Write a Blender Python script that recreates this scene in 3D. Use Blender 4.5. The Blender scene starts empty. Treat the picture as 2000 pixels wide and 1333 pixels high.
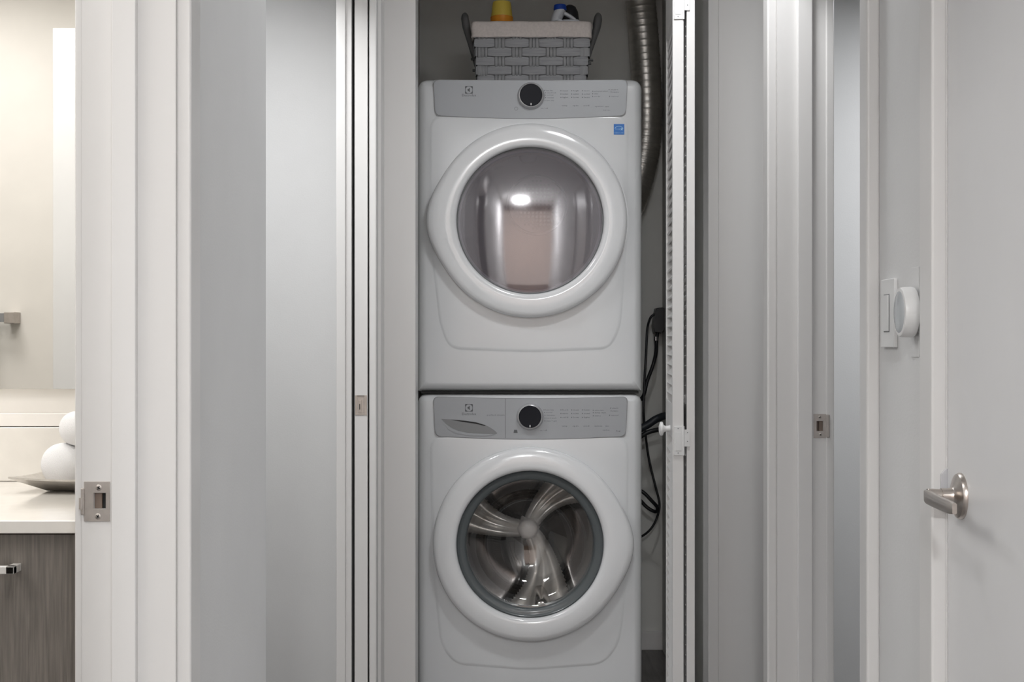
import bpy, bmesh, math, random
from mathutils import Vector, Matrix
random.seed(7)
PI = math.pi
C = bpy.context.scene.collection
sc = bpy.context.scene
F = 2870.0; CZ = 1.12                      # focal length in px (2000 wide), eye height

# ---------------------------------------------------------------- camera, world, lights, exposure
cam_d = bpy.data.cameras.new('camera'); cam = bpy.data.objects.new('camera', cam_d); C.objects.link(cam)
cam.location = (0, 0, CZ); cam.rotation_euler = (PI/2, 0, 0)
cam_d.lens = 36.0*F/2000; cam_d.sensor_width = 36; cam_d.clip_start = 0.02
sc.camera = cam
w = bpy.data.worlds.new('world'); sc.world = w; w.use_nodes = True
w.node_tree.nodes['Background'].inputs[0].default_value = (0.8, 0.85, 0.9, 1)
w.node_tree.nodes['Background'].inputs[1].default_value = 0.3
sc.view_settings.view_transform = 'Standard'; sc.view_settings.look = 'None'
sc.view_settings.exposure = 0.20; sc.view_settings.gamma = 1.0
sc.view_settings.use_curve_mapping = False

def area(name, loc, rot, size, power, col, shape='SQUARE', sy=None):
    l = bpy.data.lights.new(name, 'AREA'); l.energy = power; l.color = col; l.shape = shape; l.size = size
    if sy: l.size_y = sy
    o = bpy.data.objects.new(name, l); C.objects.link(o); o.location = loc; o.rotation_euler = rot
    return o
area('hall_lamp', (0.36, 3.30, 2.37), (0, 0, 0), 0.24, 8, (0.98, 0.99, 1.0), 'DISK')
area('hall_lamp_near', (-0.05, -1.5, 2.37), (0, 0, 0), 0.26, 72, (0.985, 0.99, 1.0), 'DISK')
area('hall_fill_side', (-0.30, 1.30, 2.42), (0, 0, 0), 0.12, 3.2, (1.0, 0.985, 0.975), 'DISK').data.spread = math.radians(118)   # added fill for the right wall, spread narrowed to miss the dryer glass
area('warm_fill_behind', (0.0, -2.85, 1.35), (PI/2, 0, 0), 2.4, 13, (1.0, 0.90, 0.84), 'RECTANGLE', 1.9)  # added warm fill panel before the end wall, no window there
area('bathroom_lamp', (-1.45, 1.75, 2.37), (0, 0, 0), 0.5, 11, (1.0, 0.97, 0.935), 'SQUARE')
area('bathroom_fill_rear', (-1.85, 0.95, 2.37), (0, 0, 0), 0.4, 9, (1.0, 0.975, 0.95), 'SQUARE')  # added fill, brightens the bathroom wall reflected in the mirror
area('vanity_lamp', (-1.2, 2.40, 2.30), (math.radians(-20), 0, 0), 0.5, 8, (1.0, 0.96, 0.91), 'RECTANGLE', 0.1)
area('right_room_fill', (1.7, 3.95, 2.2), (0, 0, 0), 0.6, 17, (0.96, 0.975, 1.0), 'SQUARE')  # added fill under the ceiling, brightens the room wall beyond the doorway
area('left_room_lamp', (-0.80, 3.7, 2.3), (0, 0, 0), 0.5, 17, (0.98, 0.99, 1.0), 'SQUARE')

# ---------------------------------------------------------------- materials
MATS = {}
def mat(name, col, rough=0.5, metal=0.0, noise=0.03, nscale=6, bump=0.0, bscale=60, coat=0.0, spec=0.5, stretch=None, emit=0, col2=None):
    if name in MATS: return MATS[name]
    m = bpy.data.materials.new(name); m.use_nodes = True; nt = m.node_tree; n = nt.nodes; L = nt.links
    b = n['Principled BSDF']
    b.inputs['Roughness'].default_value = rough; b.inputs['Metallic'].default_value = metal
    b.inputs['Coat Weight'].default_value = coat; b.inputs['Coat Roughness'].default_value = 0.08
    b.inputs['Specular IOR Level'].default_value = spec
    tc = n.new('ShaderNodeTexCoord'); mp = n.new('ShaderNodeMapping'); L.new(tc.outputs['Object'], mp.inputs[0])
    if stretch: mp.inputs['Scale'].default_value = stretch
    nz = n.new('ShaderNodeTexNoise'); nz.inputs['Scale'].default_value = nscale; nz.inputs['Detail'].default_value = 4
    L.new(mp.outputs[0], nz.inputs['Vector'])
    rp = n.new('ShaderNodeValToRGB'); L.new(nz.outputs['Fac'], rp.inputs[0])
    c2 = col2 or tuple(min(1, c*(1+noise)) for c in col); c1 = tuple(c*(1-noise) for c in col) if not col2 else col
    rp.color_ramp.elements[0].position = 0.35; rp.color_ramp.elements[1].position = 0.65
    rp.color_ramp.elements[0].color = (*c1, 1); rp.color_ramp.elements[1].color = (*c2, 1)
    L.new(rp.outputs[0], b.inputs['Base Color'])
    if bump:
        nb = n.new('ShaderNodeTexNoise'); nb.inputs['Scale'].default_value = bscale; nb.inputs['Detail'].default_value = 3
        L.new(mp.outputs[0], nb.inputs['Vector'])
        bp = n.new('ShaderNodeBump'); bp.inputs['Strength'].default_value = bump; bp.inputs['Distance'].default_value = 0.002
        L.new(nb.outputs['Fac'], bp.inputs['Height']); L.new(bp.outputs[0], b.inputs['Normal'])
    if emit:
        b.inputs['Emission Color'].default_value = (*col, 1); b.inputs['Emission Strength'].default_value = emit
    MATS[name] = m; return m
def glass_mat(name, tint, gloss, rough, gcol=(1, 1, 1), haze=0):
    m = bpy.data.materials.new(name); m.use_nodes = True; nt = m.node_tree; n = nt.nodes; L = nt.links
    n.remove(n['Principled BSDF'])
    tr = n.new('ShaderNodeBsdfTransparent'); tr.inputs[0].default_value = (*tint, 1)
    gl = n.new('ShaderNodeBsdfGlossy'); gl.inputs['Roughness'].default_value = rough; gl.inputs[0].default_value = (*gcol, 1)
    fr = n.new('ShaderNodeLayerWeight'); fr.inputs[0].default_value = 0.5      # Schlick rise towards grazing, same from both sides
    pw = n.new('ShaderNodeMath'); pw.operation = 'POWER'; pw.inputs[1].default_value = 5; L.new(fr.outputs['Facing'], pw.inputs[0])
    ad = n.new('ShaderNodeMath'); ad.operation = 'ADD'; ad.use_clamp = True; ad.inputs[1].default_value = gloss
    L.new(pw.outputs[0], ad.inputs[0])
    mx = n.new('ShaderNodeMixShader'); L.new(ad.outputs[0], mx.inputs[0]); L.new(tr.outputs[0], mx.inputs[1]); L.new(gl.outputs[0], mx.inputs[2])
    if haze:       # lightly hazed tinted pane
        df = n.new('ShaderNodeBsdfDiffuse'); df.inputs[0].default_value = (0.26, 0.24, 0.27, 1)
        m2 = n.new('ShaderNodeMixShader'); m2.inputs[0].default_value = haze
        L.new(tr.outputs[0], m2.inputs[1]); L.new(df.outputs[0], m2.inputs[2]); L.new(m2.outputs[0], mx.inputs[1])
    L.new(mx.outputs[0], n['Material Output'].inputs[0]); return m
M_wall = mat('wall_paint', (0.73, 0.73, 0.728), 0.65, noise=0.012, bump=0.12, bscale=220)
M_trim = mat('trim_paint', (0.745, 0.735, 0.725), 0.32, noise=0.015, nscale=9, bump=0.08, bscale=40, stretch=(1, 1, 0.12))
M_door = mat('door_paint', (0.73, 0.73, 0.735), 0.38, noise=0.012, bump=0.05, bscale=60)
M_ceil = mat('ceiling_paint', (0.80, 0.80, 0.79), 0.9)
M_closet = mat('closet_paint', (0.74, 0.74, 0.71), 0.75, noise=0.03, nscale=4)
M_floor = mat('floor_planks', (0.14, 0.13, 0.125), 0.45, noise=0.25, nscale=5, stretch=(14, 1.2, 1), bump=0.1)
M_warm = mat('wood_end_wall', (0.30, 0.20, 0.15), 0.6, noise=0.05)
M_beige = mat('bathroom_paint', (0.82, 0.79, 0.745), 0.6, noise=0.02)
M_quartz = mat('quartz', (0.80, 0.77, 0.72), 0.12, noise=0.02, nscale=30, coat=0.3)
M_oak = mat('grey_oak', (0.185, 0.165, 0.145), 0.5, noise=0.2, nscale=24, stretch=(12, 12, 0.5), bump=0.25, bscale=40)
M_white = mat('appliance_white', (0.76, 0.775, 0.79), 0.22, noise=0.008, coat=0.25)
M_ring = mat('door_ring_white', (0.86, 0.87, 0.885), 0.14, noise=0.006, coat=0.5)
M_panel = mat('panel_silver', (0.385, 0.40, 0.42), 0.38, metal=0.1, noise=0.01)
M_panel_d = mat('panel_recess', (0.25, 0.255, 0.26), 0.4, noise=0.02)
M_chrome = mat('chrome', (0.80, 0.80, 0.82), 0.10, metal=1)
M_nickel = mat('satin_nickel', (0.56, 0.51, 0.47), 0.28, metal=1, noise=0.03, nscale=40, stretch=(1, 1, 8))
M_dull = mat('dull_nickel', (0.50, 0.46, 0.43), 0.42, metal=0.8, noise=0.05, nscale=60)
M_knobblk = mat('knob_black', (0.012, 0.013, 0.018), 0.4, noise=0.05, spec=0.15)
M_ink = mat('ink_grey', (0.10, 0.105, 0.11), 0.6)
M_inkl = mat('ink_light', (0.13, 0.135, 0.14), 0.6)
M_black = mat('black_rubber', (0.012, 0.013, 0.016), 0.38)
M_gasket = mat('gasket_grey', (0.10, 0.115, 0.12), 0.35, noise=0.03, coat=0.3)
M_arm = mat('arm_bright_reflection', (0.86, 0.83, 0.79), 0.25, metal=0.3, noise=0.04)  # same stainless steel as the pockets, bright reflections put into its colour
M_pocket = mat('pocket_dark_reflection', (0.13, 0.12, 0.115), 0.22, metal=0.7, noise=0.1)  # same stainless steel as the arms, dark reflections put into its colour
M_steel = mat('drum_steel', (0.56, 0.53, 0.50), 0.20, metal=1, noise=0.04, nscale=10)
M_drumd = mat('dryer_drum', (0.42, 0.34, 0.30), 0.45, noise=0.04, metal=0.2)
M_boss = mat('drum_boss', (0.93, 0.88, 0.85), 0.3, metal=0.0)  # near-white colour stands in for the bright reflection on the boss
M_dark = mat('shadow_gap_black', (0.02, 0.02, 0.02), 0.8)
M_alu = mat('duct_foil', (0.60, 0.575, 0.54), 0.36, metal=1, noise=0.06, nscale=30)
M_blue = mat('label_blue', (0.01, 0.17, 0.58), 0.4); M_lblue = mat('label_pale_blue', (0.35, 0.62, 0.9), 0.4)
M_wick = mat('basket_wicker', (0.33, 0.335, 0.35), 0.65, noise=0.10, nscale=60, stretch=(0.25, 1, 4), bump=0.3, bscale=90)
M_wickv = mat('basket_stake', (0.32, 0.325, 0.335), 0.65, noise=0.10, nscale=60, stretch=(4, 1, .25), bump=0.3, bscale=90)
M_wickd = mat('basket_inner', (0.24, 0.24, 0.25), 0.8)
M_handle = mat('basket_handle_grey', (0.12, 0.12, 0.12), 0.7)
M_linen = mat('linen', (0.66, 0.60, 0.57), 0.9, noise=0.05, nscale=150, bump=0.4, bscale=500)
M_yel = mat('yellow_plastic', (0.75, 0.56, 0.09), 0.4); M_org = mat('orange_plastic', (0.80, 0.30, 0.02), 0.4)
M_bcap = mat('blue_plastic', (0.008, 0.06, 0.42), 0.35); M_hdpe = mat('white_plastic', (0.72, 0.74, 0.78), 0.4)
M_bcap2 = mat('black_plastic', (0.02, 0.02, 0.025), 0.4)
M_plate = mat('switch_white', (0.78, 0.78, 0.775), 0.3); M_thermo = mat('thermostat_white', (0.80, 0.80, 0.795), 0.32)
M_screen = mat('thermostat_face', (0.50, 0.53, 0.55), 0.15, noise=0.02, coat=0.4)
M_bronze = mat('latch_wood', (0.20, 0.15, 0.12), 0.6)
M_edgepull = mat('edge_pull', (0.46, 0.41, 0.37), 0.35, metal=0.7, noise=0.05, nscale=60)
M_towel = mat('towel_white', (0.86, 0.86, 0.87), 0.95, noise=0.02, bump=0.8, bscale=900)
M_tray = mat('tray_pewter', (0.58, 0.55, 0.51), 0.3, metal=0.55, noise=0.08, nscale=70, bump=0.3, bscale=120)
M_mirror = mat('mirror_silver', (0.92, 0.92, 0.90), 0.01, metal=1, noise=0)
M_lamp = mat('lamp_glow', (1, 0.97, 0.93), 0.5, emit=2)
M_wash_glass = glass_mat('washer_glass', (0.97, 0.975, 0.975), 0.08, 0.02)
M_dry_glass = glass_mat('dryer_glass', (0.55, 0.52, 0.55), 0.17, 0.05, (0.85, 0.83, 0.85), haze=0.42)

# ---------------------------------------------------------------- helpers
def W(px, py, d): return ((px-1000)*d/F, d, CZ-(py-666.5)*d/F)
def X(px, d): return (px-1000)*d/F
def Z(py, d): return CZ-(py-666.5)*d/F
def tag(o, label=None, cat=None, group=None, kind=None):
    if label: o['label'] = label
    if cat: o['category'] = cat
    if group: o['group'] = group
    if kind: o['kind'] = kind
    return o
def obj(name, bm, m, parent=None, smooth=0.6, loc=None):
    bmesh.ops.recalc_face_normals(bm, faces=bm.faces)
    for f in bm.faces: f.smooth = True
    for e in bm.edges:
        if len(e.link_faces) == 2: e.smooth = e.calc_face_angle(0) < smooth
    me = bpy.data.meshes.new(name)
    if loc: bmesh.ops.translate(bm, verts=bm.verts, vec=-Vector(loc))
    bm.to_mesh(me); bm.free()
    ms = m if isinstance(m, (list, tuple)) else [m]
    for k in ms: me.materials.append(k)
    o = bpy.data.objects.new(name, me); C.objects.link(o)
    if smooth <= 0.6 and len(me.polygons) < 4000:
        wn = o.modifiers.new('wn', 'WEIGHTED_NORMAL'); wn.keep_sharp = True; wn.weight = 90
    if loc: o.location = loc
    if parent:
        o.parent = parent
        p = parent; off = Vector((0, 0, 0))
        while p: off += p.location; p = p.parent
        o.location = Vector(o.location) - off
    return o
def thing(name, label, cat, loc, group=None, kind=None):
    o = bpy.data.objects.new(name, None); C.objects.link(o); o.location = loc; o.empty_display_size = 0.05
    return tag(o, label, cat, group, kind)
def merge(bm, tmp, mi=0):
    for f in tmp.faces: f.material_index = mi
    me = bpy.data.meshes.new('t'); tmp.to_mesh(me); tmp.free(); bm.from_mesh(me); bpy.data.meshes.remove(me)
def bx(bm, x0, x1, y0, y1, z0, z1, bev=0, seg=3, mi=0):
    t = bmesh.new(); bmesh.ops.create_cube(t, size=1)
    for v in t.verts: v.co = Vector(((x0+x1)/2+v.co.x*(x1-x0), (y0+y1)/2+v.co.y*(y1-y0), (z0+z1)/2+v.co.z*(z1-z0)))
    if bev: bmesh.ops.bevel(t, geom=t.edges[:], offset=bev, segments=seg, profile=0.5, affect='EDGES')
    merge(bm, t, mi); return bm
def B(*a, **k): return bx(bmesh.new(), *a, **k)
def cyl(bm, p0, p1, r0, r1=None, n=32, mi=0, bev=0):
    r1 = r0 if r1 is None else r1; p0 = Vector(p0); p1 = Vector(p1); d = p1-p0
    t = bmesh.new(); bmesh.ops.create_cone(t, cap_ends=True, segments=n, radius1=r0, radius2=r1, depth=d.length)
    if bev:
        es = [e for e in t.edges if len(e.link_faces) == 2 and e.calc_face_angle(0) > 1.0]
        bmesh.ops.bevel(t, geom=es, offset=bev, segments=3, profile=0.5, affect='EDGES')
    t.transform(Matrix.Translation((p0+p1)/2) @ d.to_track_quat('Z', 'Y').to_matrix().to_4x4())
    merge(bm, t, mi); return bm
def lathe(bm, prof, origin, axis, n=48, mi=0):
    """prof: list of (r, h) along axis"""
    t = bmesh.new(); rows = []
    q = Vector(axis).to_track_quat('Z', 'Y').to_matrix().to_4x4(); T = Matrix.Translation(origin) @ q
    for r, h in prof:
        if r < 1e-6: rows.append([t.verts.new((0, 0, h))])
        else: rows.append([t.verts.new((r*math.cos(2*PI*i/n), r*math.sin(2*PI*i/n), h)) for i in range(n)])
    for a, b in zip(rows, rows[1:]):
        for i in range(n):
            j = (i+1) % n
            if len(a) == 1 and len(b) == 1: continue
            if len(a) == 1: t.faces.new((a[0], b[i], b[j]))
            elif len(b) == 1: t.faces.new((a[i], a[j], b[0]))
            else: t.faces.new((a[i], a[j], b[j], b[i]))
    t.transform(T); merge(bm, t, mi); return bm
def smooth_path(pts, n=8):
    pts = [Vector(p) for p in pts]; out = []
    P = [pts[0]*2-pts[1]] + pts + [pts[-1]*2-pts[-2]]
    for i in range(1, len(P)-2):
        for k in range(n):
            t = k/n; a, b, c, d = P[i-1], P[i], P[i+1], P[i+2]
            out.append(0.5*((2*b)+(c-a)*t+(2*a-5*b+4*c-d)*t*t+(3*b-a-3*c+d)*t**3))
    out.append(pts[-1]); return out
def tube(bm, pts, r, n=12, mi=0, caps=True, flat=None, up=(0, 1, 0)):
    """r: number or function(i, length); flat=(a,b) elliptical section"""
    t = bmesh.new(); rows = []; L = 0
    for i, p in enumerate(pts):
        a = pts[max(0, i-1)]; b = pts[min(len(pts)-1, i+1)]; tan = (b-a).normalized()
        if i: L += (pts[i]-pts[i-1]).length
        u = Vector(up); s = tan.cross(u)
        if s.length < 1e-3: s = tan.cross(Vector((1, 0, 0)))
        s.normalize(); u2 = s.cross(tan)
        rr = r(i, L) if callable(r) else r
        fa, fb = flat or (1, 1)
        rows.append([t.verts.new(p + s*(rr*fa*math.cos(2*PI*k/n)) + u2*(rr*fb*math.sin(2*PI*k/n))) for k in range(n)])
    for a, b in zip(rows, rows[1:]):
        for k in range(n): t.faces.new((a[k], a[(k+1) % n], b[(k+1) % n], b[k]))
    if caps: t.faces.new(rows[0]); t.faces.new(rows[-1][::-1])
    merge(bm, t, mi); return bm
def prism_xz(bm, pts, y0, y1, bev=0, mi=0):
    """polygon in x,z extruded from y0 (front, nearer the eye) to y1"""
    t = bmesh.new()
    a = [t.verts.new((x, y0, z)) for x, z in pts]; b = [t.verts.new((x, y1, z)) for x, z in pts]
    f0 = t.faces.new(a); t.faces.new(b[::-1]); n = len(pts)
    for i in range(n): t.faces.new((a[i], b[i], b[(i+1) % n], a[(i+1) % n]))
    if bev: bmesh.ops.bevel(t, geom=list(f0.edges), offset=bev, segments=3, profile=0.5, affect='EDGES')
    merge(bm, t, mi); return bm
def prism_z(bm, pts, z0, z1, mi=0):
    t = bmesh.new()
    a = [t.verts.new((x, y, z0)) for x, y in pts]; b = [t.verts.new((x, y, z1)) for x, y in pts]; n = len(pts)
    t.faces.new(a); t.faces.new(b[::-1])
    for i in range(n): t.faces.new((a[i], b[i], b[(i+1) % n], a[(i+1) % n]))
    merge(bm, t, mi); return bm
def round_poly(pts, r, n=5):
    out = []; N = len(pts)
    for i in range(N):
        p0 = Vector(pts[i-1]); p = Vector(pts[i]); p1 = Vector(pts[(i+1) % N])
        rr = r[i] if isinstance(r, (list, tuple)) else r
        a = (p0-p); b = (p1-p); rr = min(rr, a.length*0.45, b.length*0.45)
        if rr < 1e-6: out.append(tuple(p)); continue
        a = p + a.normalized()*rr; b = p + b.normalized()*rr
        for k in range(n+1):
            t = k/n; q = a*(1-t)**2 + p*2*t*(1-t) + b*t*t; out.append(tuple(q))
    return out
def text(bm, s, x, z, h, y, mi=0, align='LEFT', width=None):
    """flat lettering of cap height ~h on a surface facing the eye"""
    cu = bpy.data.curves.new('t', 'FONT'); cu.body = s; cu.size = h*1.4; cu.resolution_u = 1; cu.align_x = align; cu.align_y = 'CENTER'
    o = bpy.data.objects.new('t', cu); C.objects.link(o)
    bpy.context.view_layer.update()
    me = bpy.data.meshes.new_from_object(o.evaluated_get(bpy.context.evaluated_depsgraph_get()))
    xs = [v.co.x for v in me.vertices] or [0]; sx = 1
    if width and max(xs) > min(xs): sx = width/(max(xs)-min(xs))
    t = bmesh.new(); t.from_mesh(me)
    for v in t.verts: v.co = Vector((x+v.co.x*sx, y, z+v.co.y))
    merge(bm, t, mi); bpy.data.objects.remove(o); bpy.data.curves.remove(cu); bpy.data.meshes.remove(me); return bm
def struct(name, bm, m, label=None, parent=None, smooth=0.6):
    o = obj(name, bm, m, parent, smooth)
    if not parent: tag(o, label, None, None, 'structure')
    return o

# ---------------------------------------------------------------- the setting
H = 2.44
XL, XLB = -0.469, -0.600                  # left hall wall, hall face / bathroom face
XR, XRB = 0.6475, 0.7865                  # right hall wall, hall face / room face
struct('floor', B(-3.2, 3.4, -3.2, 5.6, -0.10, 0), M_floor, 'dark grey wood plank floor of hall and closet')
struct('ceiling', B(-3.2, 3.4, -3.2, 5.6, H, H+0.1), M_ceil, 'white flat ceiling over the hall')
bm = bmesh.new()
bx(bm, XLB, XL, -3.0, 1.225, 0, H); bx(bm, XLB, XL, 2.072, 2.80, 0, H); bx(bm, XLB, XL, 1.225, 2.072, 2.09, H); bx(bm, XLB, XL, 2.80, 4.10, 2.13, H)
struct('wall_left', bm, M_wall, 'pale grey hall wall between bathroom door frame and side opening')
bm = bmesh.new()
bx(bm, XR, XRB, -3.0, 1.36, 0, H); bx(bm, XR, XRB, 2.205, 2.62, 0, H); bx(bm, XR, XRB, 3.61, 3.68, 0, H); bx(bm, 0.757, XRB, 3.68, 4.36, 0, H)
bx(bm, XR, XRB, 1.36, 2.205, 2.08, H); bx(bm, XR, XRB, 2.62, 3.61, 2.09, H)
bx(bm, 0.70, 0.75, 1.36, 2.205, 0, 2.08)
struct('wall_right', bm, M_wall, 'pale grey right hall wall carrying the light switch and thermostat')
struct('wall_front', B(-3.2, 3.4, -3.1, -3.0, 0, H), M_warm, 'warm brown wall at the hall end behind the viewer')
# closet shell
struct('wall_back', B(-0.60, 0.80, 5.33, 5.45, 0, H), M_closet, 'shaded grey back wall of the laundry closet')
struct('wall_closet_left', B(-0.378, -0.335, 4.36, 5.33, 0, H), M_closet, 'left side wall inside the laundry closet')
bm = B(0.602, 0.80, 4.36, 4.98, 0, H); bx(bm, 0.545, 0.80, 4.98, 5.33, 0, H)
struct('wall_closet_right', bm, M_closet, 'right side wall inside the laundry closet with a jog')
bm = bmesh.new()
bx(bm, -0.379, -0.2785, 4.25, 4.36, 0, H, 0.003)
bx(bm, -0.2785, 0.567, 4.25, 4.36, 2.32, H)
struct('wall_closet_front', bm, M_trim, 'narrow white wall strip left of washer with header above')
struct('wall_closet_front_right', B(0.567, XRB, 4.25, 4.36, 0, H, 0.003), M_trim, 'white wall strip between bifold door and right doorway casing')
bm = B(0.5665, 0.597, 4.242, 4.2495, 0, 2.33, 0.003)
struct('trim_1', bm, M_trim, 'thin white corner bead at the right edge of closet opening')
# pocket-door wall, left of the closet
bm = bmesh.new(); y = 4.10
bx(bm, X(657, y), X(675, y), y-0.006, y+0.03, 0, 2.12, 0.002)
bx(bm, X(675, y), X(686.5, y), y, y+0.02, 0, 2.12, 0.001)
bx(bm, X(721.5, y), X(735, y), y-0.004, y+0.02, 0, 2.12, 0.002)
bx(bm, X(735, y)-0.001, X(745, 4.16), y+0.05, 4.25, 0, 2.12, 0.002)
struct('trim_2', bm, M_trim, 'white split jamb around the pocket door edge')
bm = bmesh.new()
bx(bm, -0.49, -0.4495, 4.13, 5.33, 0, H); bx(bm, -0.3985, -0.379, 4.12, 5.33, 0, H); bx(bm, -0.49, -0.379, 4.10, 5.33, 2.12, H)
bx(bm, -0.4495, -0.3985, 4.93, 4.97, 0, 2.12)
struct('wall_pocket', bm, M_wall, 'thin double wall that houses the pocket door')
# neighbouring rooms
bm = bmesh.new()
bx(bm, -3.2, -0.49, 4.70, 4.80, 0, H); bx(bm, -3.3, -3.2, 2.80, 5.1, 0, H)
struct('wall_left_room', bm, M_wall, 'light grey room wall seen through the opening left of the closet')
struct('wall_bathroom_back', B(-3.2, XLB, 2.70, 2.80, 0, H), M_beige, 'cream bathroom wall behind mirror and vanity')
bm = B(-3.2, XLB, 0.20, 0.30, 0, H); bx(bm, -3.3, -3.2, 0.2, 2.8, 0, H); bx(bm, XLB-0.004, XLB, 0.3, 1.16, 0, H)
struct('wall_bathroom_front', bm, M_beige, 'cream bathroom wall with towel rail seen only in the mirror')
bm = bmesh.new()
bx(bm, XRB, 3.4, 4.65, 4.75, 0, H); bx(bm, 3.4, 3.5, 1.2, 5.3, 0, H); bx(bm, XRB, 3.4, 1.2, 1.3, 0, H)
struct('wall_right_room', bm, M_wall, 'bluish grey room wall seen through the right hand doorway')
bm = bmesh.new()
bx(bm, -0.335, 0.545, 5.316, 5.33, 0, 0.068, 0.003)
struct('baseboard_back', bm, M_trim, 'low white baseboard on the closet back wall')

def frame_hole(bm, x0, x1, y0, y1, z1, hx0, hx1, hz0, hz1):
    """jamb board with a rectangular latch mortise"""
    bx(bm, x0, x1, y0, y1, 0, hz0); bx(bm, x0, x1, y0, y1, hz1, z1)
    bx(bm, x0, hx0, y0, y1, hz0, hz1); bx(bm, hx1, x1, y0, y1, hz0, hz1)
def plate(bm, x0, x1, z0, z1, y, th, hx0, hx1, hz0, hz1):
    bx(bm, x0, x1, y-th, y, z0, hz0, 0.0006, 2); bx(bm, x0, x1, y-th, y, hz1, z1, 0.0006, 2)
    bx(bm, x0, hx0, y-th, y, hz0-.0008, hz1+.0008, 0.0004, 1); bx(bm, hx1, x1, y-th, y, hz0-.0008, hz1+.0008, 0.0004, 1)
def screw(parent, x, y, z, r):
    bm = bmesh.new(); lathe(bm, [(r*0.2, 0.0001), (r, 0.0001), (r, 0.0008), (r*0.75, 0.0016), (0, 0.0019)], (x, y+0.0003, z), (0, -1, 0), 20)
    s = obj('screw', bm, M_dull, parent)
    bm = bmesh.new()
    for a in (0.5, 0.5+PI/2):
        t = bmesh.new(); bx(t, -r*0.6, r*0.6, -0.0004, 0.0004, -r*0.14, r*0.14)
        t.transform(Matrix.Translation((x, y-0.0018, z)) @ Matrix.Rotation(a, 4, 'Y')); merge(bm, t)
    obj('screw_slot', bm, M_dark, s)

# bathroom door frame (left)
y = 2.05; s_ = F/y
zc = Z(980, y); xs0, xs1 = X(164.5, y), X(215, y)
hx0, hx1, hz0, hz1 = X(183.5, y), X(207, y), Z(994.5, y), Z(963.5, y)
bm = bmesh.new()
frame_hole(bm, X(160, y), X(343, y), y, y+0.022, 2.09, hx0, hx1, hz0, hz1)
bx(bm, X(217, 2.038), X(265, 2.038), y-0.012, y+0.001, 0, 2.078, 0.002)
bx(bm, XLB, XL, 1.205, 1.225, 0, 2.09); bx(bm, XLB, XL, 1.225, y, 2.068, 2.09)
bx(bm, -0.470, -0.449, 2.0555, 2.120, 0, 2.15, 0.004); bx(bm, -0.470, -0.449, 1.155, 1.219, 0, 2.15, 0.004); bx(bm, -0.470, -0.449, 1.155, 2.120, 2.085, 2.15, 0.004)
bx(bm, X(145, y), X(160.5, y), y+0.001, 2.088, 0, 2.15, 0.003); bx(bm, -0.62, -0.60, 1.15, 1.195, 0, 2.15, 0.003)
tr3 = struct('trim_3', bm, M_trim, 'white painted bathroom door frame with stop and casing')
bm = bmesh.new(); plate(bm, xs0, xs1, Z(1019, y), Z(941, y), y, 0.0016, hx0, hx1, hz0, hz1)
bx(bm, xs0-0.004, xs0+0.001, y-0.004, y, Z(1006, y), Z(954, y), 0.0012)
cyl(bm, (xs0-0.0035, y-0.002, Z(995, y)), (xs0-0.0035, y-0.002, Z(973, y)), 0.0032, n=12)
sp = obj('strike_plate', bm, M_dull, tr3)
bm = bmesh.new(); bx(bm, hx0-.002, hx1+.002, y+0.012, y+0.0215, hz0-.002, hz1+.002)
bx(bm, hx0, X(198, y), y+0.003, y+0.013, hz0, hz1, 0.001)
obj('latch_mortise', bm, M_bronze, sp)
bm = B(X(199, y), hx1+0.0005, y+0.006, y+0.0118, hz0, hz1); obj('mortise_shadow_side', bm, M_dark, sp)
screw(sp, X(193.5, y), y-0.0012, Z(953, y), 0.0043); screw(sp, X(192, y), y-0.0012, Z(1009, y), 0.0043)

# right-hand doorway frame
y = 3.59
hx0, hx1, hz0, hz1 = X(1595, y), X(1607.5, y), Z(842.5, y), Z(823, y)
bm = bmesh.new()
frame_hole(bm, X(1518, y), X(1629, y), y, y+0.022, 2.09, hx0, hx1, hz0, hz1)
bx(bm, X(1558, 3.578), X(1587.5, 3.578), y-0.012, y+0.001, 0, 2.078, 0.003)
bx(bm, X(1614, 3.585), X(1629.5, 3.585), y-0.004, y+0.03, 0, 2.09, 0.003)
bx(bm, XR-0.023, XR+.001, 3.594, 3.655, 0, 2.15, 0.005); bx(bm, XR-0.023, XR+.001, 2.588, 2.643, 0, 2.15, 0.005)
bx(bm, XR-0.023, XR+.001, 2.588, 3.655, 2.085, 2.15, 0.005)
bx(bm, XR, XRB, 2.62, 2.648, 0, 2.09, 0.002); bx(bm, XR, XRB, 2.648, 3.59, 2.07, 2.09)
tr4 = struct('trim_4', bm, M_trim, 'white frame of the open right doorway with latch plate')
bm = bmesh.new(); plate(bm, X(1589, y), X(1613.5, y), Z(856, y), Z(809, y), y, 0.0015, hx0, hx1, hz0, hz1)
bx(bm, X(1613, y), X(1619.5, y), y-0.0075, y-0.0035, Z(855, y), Z(810, y), 0.0015)
sp = obj('strike_plate', bm, M_dull, tr4)
bm = bmesh.new(); bx(bm, hx0-.002, hx1+.002, y+0.012, y+0.0215, hz0-.002, hz1+.002); bx(bm, X(1600, y), hx1, y+0.003, y+0.013, hz0, hz1, 0.001)
obj('latch_mortise', bm, M_bronze, sp)
screw(sp, X(1601, y), y-0.0012, Z(815.5, y), 0.0035); screw(sp, X(1602, y), y-0.0012, Z(849.5, y), 0.0035)

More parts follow.
